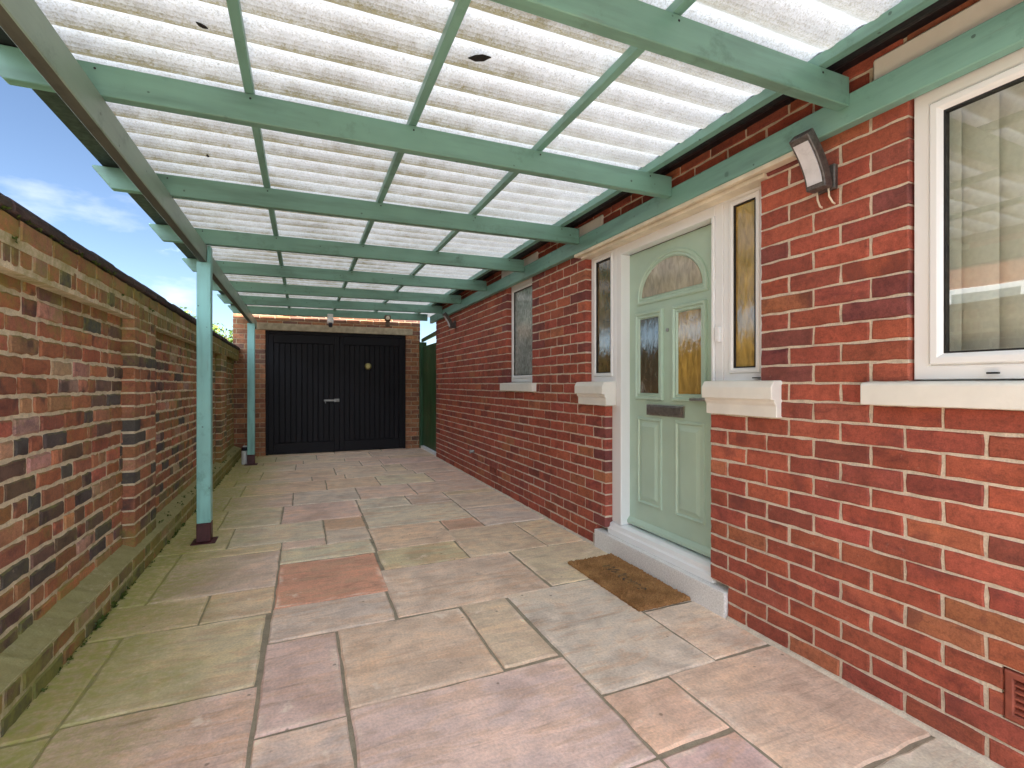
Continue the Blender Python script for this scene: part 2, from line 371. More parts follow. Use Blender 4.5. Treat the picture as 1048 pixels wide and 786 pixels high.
def obscure(name, c1, c2, scale, stretch, rough=.12, bs=.5, spec=.9, ior=1.9):
    m, n, l, b = mat(name); p = wpos(n)
    f = noise_node(n, l, p, scale, 4, .55, vscale=stretch, dist=.6); f2 = noise_node(n, l, p, 2.2, 2)
    c = mixc(n, l, c1, c2, ramp(n, l, f2, [(.35, g(0)), (.65, g(1))]))
    c = mixc(n, l, c, ramp(n, l, f, [(.3, g(.55)), (.7, g(1.3))]), .9, 'MULTIPLY')
    l.new(c, b.inputs['Base Color']); b.inputs['Roughness'].default_value = rough; b.inputs['IOR'].default_value = ior
    b.inputs['Specular IOR Level'].default_value = spec
    bump(n, l, b, f, bs, .004); return m
M['glass_amber'] = obscure('obscure_glass_amber', (.50, .33, .075), (.32, .21, .06), 34, (1, 1, .28), .07, .42)
M['glass_dark'] = obscure('obscure_glass_dark', (.075, .075, .06), (.10, .065, .025), 34, (1, 1, .25), .07, .42)
M['glass_arch'] = obscure('obscure_glass_pale', (.46, .42, .33), (.36, .30, .19), 30, (1, 1, .4), .10, .5)
M['glass_grey'] = obscure('obscure_glass_grey', (.42, .46, .45), (.26, .30, .29), 40, (1, 1, .7), .06, .4)
M['glass_brown'] = obscure('obscure_glass_brown', (.20, .14, .055), (.11, .08, .04), 30, (1, 1, .5), .05, .35)

def leaf_mat(name, a, bcol):
    m, n, l, b = mat(name); at = n.new('ShaderNodeAttribute'); at.attribute_name = 'Col'
    c = mixc(n, l, a, bcol, at.outputs['Fac']); l.new(c, b.inputs['Base Color']); b.inputs['Roughness'].default_value = .55
    tr = n.new('ShaderNodeBsdfTranslucent'); l.new(c, tr.inputs[0]); ms = n.new('ShaderNodeMixShader'); ms.inputs[0].default_value = .3
    l.new(b.outputs[0], ms.inputs[1]); l.new(tr.outputs[0], ms.inputs[2]); l.new(ms.outputs[0], n['Material Output'].inputs['Surface']); return m
M['leaf'] = leaf_mat('tree_leaf', (.10, .17, .02), (.24, .30, .045))
M['moss'] = leaf_mat('moss_leaf', (.05, .09, .015), (.12, .17, .03))
M['bark'] = plain('bark', (.12, .08, .05), .9, bs=.5)
M['coping'] = brick_mat('coping_tile', None, wear=.45, stain=(.15, .15, .07))
def mat_fibre():
    m, n, l, b = mat('coir'); p = wpos(n)
    f = noise_node(n, l, p, 150, 4, .7); k = noise_node(n, l, p, 9, 4, .6)
    c = mixc(n, l, (.48, .26, .11), (.30, .155, .065), ramp(n, l, k, [(.35, g(0)), (.65, g(1))]))
    c = mixc(n, l, c, ramp(n, l, f, [(.3, g(.5)), (.7, g(1.35))]), 1, 'MULTIPLY')
    l.new(c, b.inputs['Base Color']); b.inputs['Roughness'].default_value = .95; b.inputs['Specular IOR Level'].default_value = .1
    bump(n, l, b, f, 1., .01); return m
M['coir'] = mat_fibre()
def mat_print():
    m, n, l, b = mat('worn_print'); p = wpos(n)
    f = noise_node(n, l, p, 34, 5, .7)
    l.new(mixc(n, l, (.05, .042, .035), (.33, .18, .065), ramp(n, l, f, [(.40, g(0)), (.56, g(1))])), b.inputs['Base Color']); b.inputs['Roughness'].default_value = .95
    return m
M['letters'] = mat_print()
M['grass'] = plain('distant_grass', (.06, .09, .03), .95, nscale=.4, namt=.3)
M['asphalt'] = plain('asphalt', (.16, .165, .175), .9, nscale=90, namt=.25, bs=.4)
M['tail'] = painted_wood('teal_paint_tail', TEAL, (.12, 1, 1))

# ------------------------------------------------------------------ ground and paving
mb = MB(); mb.poly([(-900, -900, -.03), (900, -900, -.03), (900, 900, -.03), (-900, 900, -.03)])
tag(mb.build('ground', M['grass']), kind='structure')
mb = MB(); mb.box(-1.12, 2.1, -1.32, 9.25, -.028, -.0065, 0)
tag(mb.build('paving_bed', M['joint']), kind='structure')
mb = MB(); mb.poly([(-3, -30, -.006), (30, -30, -.006), (30, -1.255, -.006), (-3, -1.255, -.006)])
tag(mb.build('road', M['asphalt']), kind='structure')

PINK = (.58, .485, .42); PEACH = (.585, .475, .375); TAN = (.57, .485, .37); GREY = (.55, .50, .44); SALMON = (.58, .33, .235)
BUFF = (.58, .51, .41); ROSE = (.57, .48, .415); BROWN = (.50, .36, .25); OLIVE = (.55, .475, .34); LILAC = (.53, .44, .40)
slabs = [  # x0 x1 y0 y1 colour, read off the photograph joint by joint
 (-1.02, -.79, .6, 2.15, OLIVE), (-1.02, -.79, 2.15, 2.85, OLIVE), (-.79, -.165, 1.25, 2.185, PEACH), (-.79, -.175, 2.185, 2.85, OLIVE),
 (-.79, -.165, .5, 1.25, PEACH), (-1.02, -.485, 2.85, 3.22, OLIVE), (-.485, -.15, 2.85, 3.22, PEACH), (-1.02, -.79, 3.22, 4.08, OLIVE),
 (-.79, -.15, 3.22, 3.905, BUFF), (-1.02, -.52, 4.08, 4.62, OLIVE), (-.79, -.15, 3.905, 4.08, OLIVE), (-.52, .16, 4.08, 4.62, BUFF), (-.15, .16, 3.905, 4.08, BUFF),
 (-.16, .148, 1.86, 2.515, PINK), (-.16, .15, 1.25, 1.86, ROSE), (-.155, .44, 2.515, 2.885, GREY), (-.15, .467, 2.885, 3.585, SALMON),
 (-.15, .48, 3.585, 3.905, BUFF), (.16, .49, 3.905, 4.265, ROSE), (.16, .49, 4.265, 4.62, BROWN),
 (.150, .778, 1.885, 2.525, PEACH), (.778, 1.045, 1.90, 2.54, TAN), (.15, 1.055, 1.255, 1.89, ROSE), (.445, 1.355, 2.53, 3.215, PINK),
 (.478, 1.065, 3.215, 3.61, OLIVE), (.49, 1.10, 3.61, 4.19, PEACH), (1.065, 1.67, 3.215, 3.88, PEACH), (1.055, 1.65, 1.59, 2.57, GREY),
 (1.055, 1.38, 1.262, 1.59, PEACH), (1.38, 2.02, .965, 1.60, TAN), (1.36, 2.02, 2.57, 3.215, TAN), (1.65, 2.02, 2.09, 2.57, PINK), (1.65, 2.02, 1.60, 2.09, BUFF),
 (1.67, 2.02, 3.215, 3.88, BUFF), (1.055, 1.38, .6, 1.255, LILAC), (1.38, 2.02, .3, .965, GREY), (.45, 1.055, .6, 1.255, PINK), (-.165, .45, .6, 1.25, BUFF),
 (-1.02, -.65, 4.62, 5.295, OLIVE), (-.65, -.18, 4.62, 5.285, BUFF), (-.18, .5, 4.62, 5.275, PEACH),
 (1.10, 1.42, 3.88, 4.19, BROWN), (1.42, 2.02, 3.88, 4.5, GREY), (.5, 1.42, 4.19, 4.85, GREY), (1.42, 2.02, 4.5, 5.1, BUFF), (.5, 1.0, 4.85, 5.275, BUFF), (1.0, 1.42, 4.85, 5.275, ROSE),
 (1.42, 2.02, 5.1, 5.275, TAN),
]
y = 5.28; pal = [BUFF, PEACH, TAN, ROSE, BUFF, PEACH]
rows = [(.62, (-.7, -.1, .55, 1.15)), (.62, (-.62, .25, .85, 1.5)), (.3, (-.75, .1, .5, 1.4)), (.6, (-.5, .4, 1.06, 1.34)), (.55, (-.7, -.1, .8, 1.1)), (.33, (-.55, .0, .6, 1.3)), (.6, (-.4, .2, 1.05)), (.6, (-.7, .5, 1.3))]
for h, cuts in rows:
    xs = (-1.02,)+cuts+(2.06,)
    for a, b_ in zip(xs[:-1], xs[1:]): slabs.append((a, b_, y, y+h, random.choice(pal)))
    y += h
slabs.append((1.05, 1.34, 6.56, 7.14, LILAC)) if False else None
for yy in (-.85, -.15): 
    for a, b_ in zip((-1.02, -.4, .3, .9, 1.5), (-.4, .3, .9, 1.5, 2.02)): slabs.append((a, b_, yy-.4, yy+.3 if yy < -.5 else .6 if a > -.4 else .5, random.choice(pal)))
mb = MB()
for (x0, x1, y0, y1, col) in slabs:
    gq = .0058; dz = random.uniform(-.0015, .0015); rot = random.uniform(-.002, .002)
    col = tuple(min(.7, c*random.uniform(.95, 1.05)) for c in col); al = random.random()
    cx, cy = (x0+x1)/2, (y0+y1)/2
    ring = []
    def side(ax, ay, bx, by):
        n = max(3, int(math.hypot(bx-ax, by-ay)/.045))
        return [(ax+(bx-ax)*i/n, ay+(by-ay)*i/n) for i in range(n)]
    base = side(x0+gq, y0+gq, x1-gq, y0+gq)+side(x1-gq, y0+gq, x1-gq, y1-gq)+side(x1-gq, y1-gq, x0+gq, y1-gq)+side(x0+gq, y1-gq, x0+gq, y0+gq)
    outer, inner = [], []
    for (px, py) in base:
        j = mnoise.noise(Vector((px*9+al*50, py*9, al*9)))*.0065 + mnoise.noise(Vector((px*40, py*40+al*30, 3)))*.003
        d = Vector((cx-px, cy-py)).normalized()
        px += d.x*j; py += d.y*j
        rx, ry = cx+(px-cx)-(py-cy)*rot, cy+(py-cy)+(px-cx)*rot
        outer.append((rx, ry)); inner.append((rx+d.x*.009, ry+d.y*.009))
    zt = dz; tz = (random.uniform(-.0015, .0015), random.uniform(-.0015, .0015))
    def Z(p, o): return zt + tz[0]*(p[0]-cx)*2 + tz[1]*(p[1]-cy)*2 - o
    bot = [mb.vert((p[0], p[1], -.026)) for p in outer]
    mid = [mb.vert((p[0], p[1], Z(p, .005))) for p in outer]; top = [mb.vert((p[0], p[1], Z(p, 0))) for p in inner]
    n = len(base); edge = tuple(min(.75, c*(.92+.12*al)) for c in col)
    for i in range(n):
        k = (i+1) % n
        mb.face([bot[i], bot[k], mid[k], mid[i]], 0, (*edge, al)); mb.face([mid[i], mid[k], top[k], top[i]], 0, (*edge, al))
    ch = [max(0, min(1, 1.9*mnoise.noise(Vector((p[0]*5.5+al*20, p[1]*5.5, 7)))+1.1*mnoise.noise(Vector((p[0]*19, p[1]*19+al*9, 2)))+.12)) for p in outer]
    far = 1 if (y0+y1)/2 < 5.2 else .5
    ecol = [(*tuple(c+(e_-c)*h*.75*far for c, e_ in zip(col, (.78, .70, .60))), al) for h in ch]
    wid = [min(.035+.03*abs(mnoise.noise(Vector((p[0]*8, p[1]*8, 5)))), .3*min(x1-x0, y1-y0)) for p in outer]
    inn = []
    for (p, w_) in zip(inner, wid):
        dx = max(x0+w_, min(x1-w_, p[0])); dy = max(y0+w_, min(y1-w_, p[1])); inn.append(mb.vert((dx, dy, Z((dx, dy), 0))))
    ic = (*col, al)
    for i in range(n):
        k = (i+1) % n; mb.face([top[i], top[k], inn[k], inn[i]], 0, (ecol[i], ecol[k], ic, ic))
    mb.face(inn, 0, ic)
tag(mb.build('paving', M['slab']), kind='structure')

# ------------------------------------------------------------------ brickwork
def brick(mb, P, U, Nn, u0, u1, z0, z1, depth, col, bev=.0035, jit=.0015, mi=0):
    P, U, Nn = Vector(P), Vector(U), Vector(Nn); al = random.random(); o = random.uniform(-jit*.45, jit*.7)
    j = lambda: random.uniform(-jit, jit)
    nm = 5 if (u1-u0) > .14 else 3
    pts = [(u0+(u1-u0)*i/nm, z0) for i in range(nm)]+[(u1, z0), (u1, (z0+z1)/2)]+[(u1-(u1-u0)*i/nm, z1) for i in range(nm)]+[(u0, z1), (u0, (z0+z1)/2)]
    pts = [(a+j(), b+j()) for a, b in pts]; cu, cz = (u0+u1)/2, (z0+z1)/2
    def W3(a, b, nn): return P+U*a+Nn*nn+Vector((0, 0, b))
    bv = bev*random.uniform(.7, 1.4)
    def ins(a, b): return (a-math.copysign(min(bv, abs(a-cu)*.5), a-cu), b-math.copysign(min(bv, abs(b-cz)*.5), b-cz))
    fr = [mb.vert(W3(*ins(a, b), o)) for a, b in pts]; md = [mb.vert(W3(a, b, o-bv)) for a, b in pts]; bk = [mb.vert(W3(a, b, -depth)) for a, b in pts]
    c4 = (*col, al); n = len(pts)
    mb.face(fr, mi, c4)
    for i in range(n):
        k = (i+1) % n
        mb.face([md[i], md[k], fr[k], fr[i]], mi, c4); mb.face([bk[i], bk[k], md[k], md[i]], mi, c4)
HOUSE_COLS = [(.36, .092, .056)]*9+[(.39, .112, .062)]*2+[(.335, .084, .056)]*6+[(.28, .074, .053)]*3+[(.38, .135, .068)]
WALL_COLS = [(0.339, 0.142, 0.073)]*4+[(0.398, 0.154, 0.086)]*4+[(0.270, 0.111, 0.066)]*3+[(0.433, 0.209, 0.126)]*2+[(0.153, 0.093, 0.073)]*2+[(0.088, 0.076, 0.073)]*2+[(0.422, 0.246, 0.187)]
GAR_COLS = [(0.338, 0.150, 0.078)]*3+[(0.403, 0.182, 0.091)]*3+[(0.286, 0.124, 0.072)]*2+[(0.208, 0.104, 0.072)]
def jitc(c, a=.14): k = random.uniform(1-a, 1+a); return tuple(min(.8, x*k*random.uniform(.95, 1.05)) for x in c)
def subtract(iv, holes):
    out = [iv]
    for a, b in holes:
        nx = []
        for s, e in out:
            if b <= s or a >= e: nx.append((s, e))
            else:
                if a-s > 1e-4: nx.append((s, a))
                if e-b > 1e-4: nx.append((b, e))
        out = nx
    return out
def brickwork(mb, P, U, Nn, u0, u1, z0, z1, course, blen, phase, holes, cols, joint=.0115, flush=False, depth=.1, mrec=.0055, irregular=False, jit=.0024, bev=.0042, tint=None, bond=None):
    """holes: (ua, ub, za, zb). bricks in slot 0, mortar in slot 1"""
    P, U, Nn = Vector(P), Vector(U), Vector(Nn)
    nrow = int(round((z1-z0)/course)); course = (z1-z0)/nrow
    for r in range(nrow):
        za, zb = z0+r*course, z0+(r+1)*course; zc = (za+zb)/2
        hs = [(h[0], h[1]) for h in holes if h[2] < zc < h[3]]
        header = bool(bond and bond(r))
        length = blen/2 if header else blen
        off = phase+((blen/2 if r % 2 else 0) if not header else blen/4)
        for s, e in subtract((u0, u1), hs):
            # mortar behind the bricks of this run
            a, b = s+.004, e-.004
            pts = [(a, za), (b, za), (b, zb), (a, zb)]
            f = [mb.vert(P+U*p+Nn*(-mrec)+Vector((0, 0, q))) for p, q in pts]; k = [mb.vert(P+U*p+Nn*(-depth)+Vector((0, 0, q))) for p, q in pts]
            mb.face(f, 1); mb.face(k[::-1], 1)
            for i in range(4): mb.face([k[i], k[(i+1) % 4], f[(i+1) % 4], f[i]], 1)
            # bricks
            if irregular:
                q = s-random.uniform(0, .1); cuts = []
                while q < e:
                    q += length*random.uniform(.9, 1.08) if random.random() < .72 else length*random.uniform(.46, .55)
                    cuts.append(q)
            else:
                k0 = math.floor((s-off)/length); cuts = [off+length*(k0+i) for i in range(1, int((e-s)/length)+3)]
            edges = [s]+[c for c in cuts if s+.03 < c < e-.03]+[e]
            for a, b in zip(edges[:-1], edges[1:]):
                ja = joint/2 if a > s+1e-6 else 0; jb = joint/2 if b < e-1e-6 else 0
                jz = joint/2*random.uniform(.75, 1.15)
                if b-a-ja-jb < .02: continue
                c = jitc(random.choice(cols))
                if tint: c = tint(c, a, b, za, s, e)
                brick(mb, P, U, Nn, a+ja, b-jb, za+(jz if not (flush and r == 0) else -.007), zb-jz, depth, c, bev, jit)

# ------------------------------------------------------------------ the house
HX = 2.0; CR = .08027
house = thing('house', (HX, 3.0, 0), 'red brick bungalow with white windows and a sage green front door along the right side', 'house')
SILL = 15*CR
OPEN = [(-.75, 1.046, SILL, 2.35), (1.662, 3.23, SILL, 2.35), (1.974, 2.961, .0, SILL+.001), (4.182, 4.812, SILL, 2.35),
        (1.86, 3.08, -.1, .125)]
VENTS = [(.55, .79, 2*CR, 4*CR-.001), (5.10, 5.34, 2*CR, 3*CR+.02)]
def house_tint(c, a, b, z, s, e):
    if (abs(e-b) < 1e-4 or abs(s-a) < 1e-4) and s > -2 and random.random() < .33: return jitc((.21, .062, .055))
    return c
mb = MB()
brickwork(mb, (HX, 0, -.0803), (0, 1, 0), (-1, 0, 0), -2.2, 7.83, 0, CR*32, CR, .229, 1.862-.229*20, [(h[0], h[1], h[2]+.0803, h[3]+.0803) for h in OPEN+VENTS], HOUSE_COLS, tint=house_tint)
# end return wall at the far corner
brickwork(mb, (HX, 7.832, -.0803), (1, 0, 0), (0, 1, 0), 0.11, 4.0, 0, CR*32, CR, .229, .05, [], HOUSE_COLS)
mb.build('wall', [M['brick_house'], M['mortar_house']], house)
# interior shell so that no daylight leaks in behind the glass
mb = MB(); mb.box(2.105, 2.12, 4.82, 7.8, 0, 2.48, 0); mb.box(2.105, 2.12, 3.24, 4.17, 0, 2.48, 0); mb.box(2.105, 2.12, 1.05, 1.655, 0, 2.48, 0); mb.box(2.105, 2.12, -2.2, -.76, 0, 2.48, 0)
mb.box(2.105, 2.12, -.76, 1.05, 0, 1.18, 0); mb.box(2.18, 2.2, 1.655, 3.24, 0, 2.48, 0); mb.box(2.18, 2.2, 4.17, 4.82, 0, 2.48, 0)
mb.box(2.125, 5.9, -2.2, 7.75, -.02, 0.0, 0); mb.box(2.125, 5.9, -2.2, 7.75, 2.45, 2.47, 0); mb.box(5.9, 5.92, -2.2, 7.75, 0, 2.47, 0)
mb.box(2.125, 5.9, 1.3, 1.32, 0, 2.45, 0); mb.box(2.125, 5.9, -2.22, -2.2, 0, 2.45, 0)
mb.build('room_lining', M['room'], house)
# roof, fascia, soffit, gutter
mb = MB()
mb.prism([(1.86, 2.56), (5.2, 4.6), (8.6, 2.56), (8.6, 2.50), (5.2, 4.5), (1.9, 2.50)], 'y', -2.5, 8.05, .004)
mb.build('roof', M['roof_tile'], house)
mb = MB(); mb.box(1.955, 1.975, -2.4, 7.95, 2.47, 2.60, .002); mb.box(1.935, 2.11, -2.4, 7.95, 2.455, 2.469, .002)
mb.build('fascia', M['black_board'], house)
mb = MB()
prof = [(1.885+.062*math.cos(a), 2.482+.062*math.sin(a)) for a in [math.pi+math.pi*i/12 for i in range(13)]]
prof += [(p[0]*1.0+(1.885-p[0])*.07, p[1]+.004) for p in prof[::-1]]
mb.prism(prof, 'y', -2.3, 7.9, 0); mb.build('gutter', M['black_board'], house)
for (a, b) in ((-.9, 1.16), (2.98, 3.36), (4.05, 4.93)):
    mb = MB(); mb.box(1.985, 2.09, a, b, 2.333, 2.43, .008); mb.build('lintel', M['cream_sill'], house)
for (a, b, c_) in ((-.74, 1.04, 2.230), (4.19, 4.80, 2.237), (1.67, 3.22, 2.2145)):
    mb = MB(); mb.box(2.03, 2.09, a, b, c_, 2.332, 0); mb.build('head_packer', M['cream_trim'], house)

def frame_sweep(mb, y0, y1, z0, z1, X, prof, mi=0, skip_bottom=False):
    """mitred rectangular frame facing -X. prof: list of (inset from outer edge, proud of plane X towards -X)"""
    rings = []
    for (i, o) in prof:
        zb = z0 if skip_bottom else z0+i
        rings.append([mb.vert((X-o, a, b)) for a, b in ((y0+i, zb), (y1-i, zb), (y1-i, z1-i), (y0+i, z1-i))])
    for a, b in zip(rings[:-1], rings[1:]):
        for k in range(4):
            if skip_bottom and k == 0: continue
            kk = (k+1) % 4; mb.face([a[k], b[k], b[kk], a[kk]], mi)
def pane(name, y0, y1, z0, z1, X, m, parent):
    q = MB(); q.box(X, X+.006, y0, y1, z0, z1, 0); return q.build(name, m, parent)
PVC = [(0, -.07), (0, 0), (.003, .004), (.040, .004), (.046, .002), (.050, -.004), (.052, .012), (.056, .016), (.074, .016), (.082, .011), (.089, .004), (.090, -.02)]
PVCN = [(0, -.07), (0, 0), (.003, .004), (.034, .004), (.038, -.003), (.040, .010), (.044, .013), (.056, .013), (.062, .008), (.067, .002), (.068, -.02)]
SEAL = [(.0, .004), (.006, .004), (.006, -.02)]
# big window beside the camera
win = MB(); WX = 2.022
frame_sweep(win, .145, 1.04, 1.216, 2.228, WX, PVC); frame_sweep(win, -.745, .145, 1.216, 2.228, WX, PVC)
window = win.build('window', M['white_pvc'], house)
for (a, b) in ((.234, .951), (-.656, .056)):
    q = MB(); frame_sweep(q, a, b, 1.305, 2.139, WX, SEAL); q.build('seal', M['seal'], window)
pane('pane', .24, .945, 1.311, 2.133, WX+.008, M['glass'], window); pane('pane', -.65, .05, 1.311, 2.133, WX+.008, M['glass'], window)
q = MB(); q.prism([(1.955, SILL-.082), (1.955, SILL-.008), (1.963, SILL+.001), (2.095, SILL+.012), (2.095, SILL-.082)], 'y', -.9, 1.186, .003); q.build('sill', M['cream_sill'], window)
q = MB(); q.box(WX-.024, WX-.012, .80, .83, 1.232, 1.238, .001); q.build('drain_cap', M['seal'], window)
# narrow window down the wall
win = MB(); frame_sweep(win, 4.19, 4.80, 1.222, 2.235, 2.055, PVCN)
nwin = win.build('window', M['white_pvc'], house)
q = MB(); frame_sweep(q, 4.19+.067, 4.80-.067, 1.289, 2.168, 2.055, SEAL); q.build('seal', M['seal'], nwin)
pane('pane', 4.262, 4.728, 1.294, 2.163, 2.063, M['glass_grey'], nwin)
q = MB(); q.prism([(1.955, SILL-.075), (1.955, SILL-.005), (1.963, SILL+.004), (2.095, SILL+.016), (2.095, SILL-.075)], 'y', 4.09, 4.90, .003); q.build('sill', M['cream_sill'], nwin)
# porch frame with side lights
FX = 2.055
fr = MB()
FP = [(0, -.07), (0, 0), (.003, .004), (.036, .004), (.040, -.002), (.042, .009), (.046, .011), (.058, .011), (.064, .006), (.067, 0), (.068, -.02)]
frame_sweep(fr, 1.668, 1.935, 1.216, 2.19, FX, FP); frame_sweep(fr, 2.90, 3.224, 1.216, 2.19, FX, FP)
# door jambs and head, stepped
for (a, b) in ((1.937, 1.992), (2.85, 2.898)):
    fr.box(FX-.004, FX+.07, a, b, .2105, 2.19, .003)
fr.box(FX-.012, FX+.07, 1.9935, 2.012, .2105, 2.108, .003); fr.box(FX-.012, FX+.07, 2.83, 2.8485, .2105, 2.108, .003)
fr.box(FX-.004, FX+.07, 1.9935, 2.8485, 2.1095, 2.19, .003)
# lower jamb packers down to the threshold
fr.box(FX+.004, FX+.07, 2.899, 2.958, .2105, 1.21, .002)
dframe = fr.build('door_frame', M['white_pvc'], house)
q = MB(); q.prism([(2.02, .128), (2.02, .165), (2.036, .172), (2.04, .198), (2.068, .209), (2.15, .209), (2.15, .128)], 'y', 1.976, 2.959, .002); q.build('threshold', M['white_pvc'], dframe)
for (a, b) in ((1.735, 1.868), (2.967, 3.157)):
    q = MB(); frame_sweep(q, a, b, 1.283, 2.123, FX, SEAL); q.build('seal', M['seal'], dframe)
tag(pane('pane', 1.741, 1.862, 1.289, 2.117, FX+.008, M['glass_amber'], dframe), 'amber patterned side pane')
tag(pane('pane', 2.973, 3.151, 1.289, 2.117, FX+.008, M['glass_brown'], dframe), 'dark brown side pane')
q = MB(); q.box(FX-.024, FX-.005, 1.948, 1.975, 1.425, 1.505, .004, 2); q.box(FX-.027, FX-.0245, 1.955, 1.968, 1.44, 1.458, .001); q.build('doorbell', M['white_pvc'], dframe)
q = MB(); q.box(FX-.028, FX-.006, 1.70, 1.735, 1.228, 1.233, .001); q.build('drain_cap', M['seal'], dframe)
# cream trim above the porch frame
q = MB(); q.box(1.952, 2.05, 1.46, 3.32, 2.190, 2.2135, .003); q.box(1.976, 2.05, 1.628, 3.26, 2.166, 2.1885, .003); q.build('door_head_trim', M['cream_trim'], house)
# stepped cream corbels under the side lights
for (a, b) in ((1.553, 1.972), (2.905, 3.285)):
    q = MB()
    prof = [(1.935, 1.128), (1.935, 1.185), (1.953, 1.214), (2.11, 1.222), (2.11, 1.046), (1.968, 1.046), (1.968, 1.100), (1.956, 1.112), (1.956, 1.128)]
    q.prism(prof, 'y', a, b, .003); q.build('side_sill', M['cream_sill'], house)
# doorstep
q = MB(); q.box(1.982, 2.15, 1.862, 3.078, -.02, .127, .007, 2); q.build('doorstep', M['concrete'], house)
# the front door
DX = 2.118; D0, D1 = 1.995, 2.847
q = MB(); q.box(DX, DX+.04, D0+.004, D1-.003, .216, 2.104, .002)
def moulding(mb, y0, y1, z0, z1, w=.03, o=.012): frame_sweep(mb, y0, y1, z0, z1, DX, [(0, -.001), (0, o*.5), (.004, o), (w*.35, o), (w*.5, o*.45), (w*.8, o*.6), (w, -.001)])
def raised(mb, y0, y1, z0, z1):
    frame_sweep(mb, y0, y1, z0, z1, DX, [(0, -.001), (.004, .008), (.014, .010), (.022, .001), (.028, .0005), (.040, .003), (.060, .013), (.064, .013)])
    mb.poly([(DX-.013, y0+.064, z0+.064), (DX-.013, y0+.064, z1-.064), (DX-.013, y1-.064, z1-.064), (DX-.013, y1-.064, z0+.064)])
PA = [(2.157, 2.343), (2.523, 2.709)]
for a, b in PA:
    moulding(q, a-.045, b+.045, 1.095, 1.682, .045, .021); raised(q, a-.03, b+.03, .385, .975)
# weather bar
q.prism([(DX-.022, .225), (DX-.024, .245), (DX-.004, .27), (DX, .27), (DX, .225)], 'y', D0+.03, D1-.01, .002)
# arched moulding
ayc, azc, aw, ah = 2.421, 1.782, .272, .215
segs = 28
def arch(k, grow): 
    t = math.pi*k/segs; return (ayc-(aw+grow)*math.cos(t), azc+(ah+grow)*math.sin(t))
prof = [(.048, -.001), (.046, .010), (.040, .015), (.028, .015), (.022, .006), (.010, .009), (0, -.001)]
loop_of = lambda grow: [arch(k, grow) for k in range(segs+1)]
ringsA = []
for gr, o in prof:
    pts = [(ayc-(aw+gr), azc-gr)]+loop_of(gr)+[(ayc+(aw+gr), azc-gr)]
    ringsA.append([q.vert((DX-o, a, b)) for a, b in pts])
for A, B in zip(ringsA[:-1], ringsA[1:]):
    n = len(A)
    for k in range(n): kk = (k+1) % n; q.face([A[k], A[kk], B[kk], B[k]])
door = q.build('front_door', M['sage'], house)
q = MB(); pts = [(ayc-aw, azc)]+loop_of(0)[1:-1]+[(ayc+aw, azc)]
f = [q.vert((DX-.003, a, b)) for a, b in pts]; k_ = [q.vert((DX-.0005, a, b)) for a, b in pts]; q.face(f); n = len(f)
for i in range(n): q.face([k_[i], k_[(i+1) % n], f[(i+1) % n], f[i]])
tag(q.build('arched_pane', M['glass_arch'], door), 'half round patterned pane')
pane('pane', PA[0][0], PA[0][1], 1.14, 1.637, DX-.003, M['glass_amber'], door)['label'] = 'amber streaked pane'
pane('pane', PA[1][0], PA[1][1], 1.14, 1.637, DX-.003, M['glass_dark'], door)['label'] = 'dark grey streaked pane'
q = MB(); q.box(DX-.014, DX, 2.29, 2.633, .995, 1.066, .004, 2); q.box(DX-.020, DX-.0145, 2.305, 2.618, 1.006, 1.055, .004, 2); q.build('letterbox', M['steel'], door)
q = MB(); q.tube([(DX-.008, 2.44, 1.542), (DX, 2.44, 1.542)], .011, 14); q.build('spyhole', M['steel'], door)
q = MB(); q.box(DX-.010, DX, 2.045, 2.078, .99, 1.21, .004, 2); q.tube([(DX-.008, 2.062, 1.112), (DX-.045, 2.062, 1.112), (DX-.052, 2.075, 1.112), (DX-.052, 2.19, 1.110)], .0095, 10); q.build('handle', M['steel'], door)
# air bricks
for (a, b, z0, z1) in VENTS:
    q = MB(); q.box(2.06, 2.09, a, b, z0, z1, 0, mi=1)
    frame_sweep(q, a+.004, b-.004, z0+.004, z1-.004, HX, [(0, -.07), (0, 0), (.004, .003), (.018, .003), (.022, -.002), (.022, -.05)])
    ns = 5 if z1-z0 > .12 else 4; zz = (z1-z0-.056)/ns
    for i in range(ns): 
        zc = z0+.028+zz*(i+.5)
        q.prism([(HX+.002, zc-zz*.36), (HX+.002, zc-zz*.1), (HX+.035, zc+zz*.42), (HX+.035, zc+zz*.12)], 'y', a+.022, b-.022, 0)
    q.box(HX-.002, HX+.03, (a+b)/2-.006, (a+b)/2+.006, z0+.024, z1-.024, .001)
    q.build('air_vent', [M['terracotta'], M['dark_void']], house)
q = MB(); q.tube([(HX+.02, 5.90, .34), (HX-.045, 5.90, .34)], .020, 14); q.tube([(HX-.046, 5.90, .34), (HX-.055, 5.90, .34)], .027, 14); q.build('pipe_stub', M['lead'], house)
# mortar fillet along the foot of the wall
q = MB(); ys = [-1.0+.06*i for i in range(49)]
for seg in ((-1.0, 1.855), (3.085, 7.8)):
    n = int((seg[1]-seg[0])/.06); prev = None
    for i in range(n+1):
        yy = seg[0]+(seg[1]-seg[0])*i/n; w = .022+.008*mnoise.noise(Vector((yy*6, 0, 0))); h = .012+.006*mnoise.noise(Vector((yy*8, 4, 0)))
        cur = [q.vert((HX+.004, yy, h)), q.vert((HX-w*.5, yy, h*.75)), q.vert((HX-w, yy, -.004))]
        if prev: q.face([prev[0], prev[1], cur[1], cur[0]]); q.face([prev[1], prev[2], cur[2], cur[1]])
        prev = cur
q.build('mortar_fillet', M['mortar_house'], house)

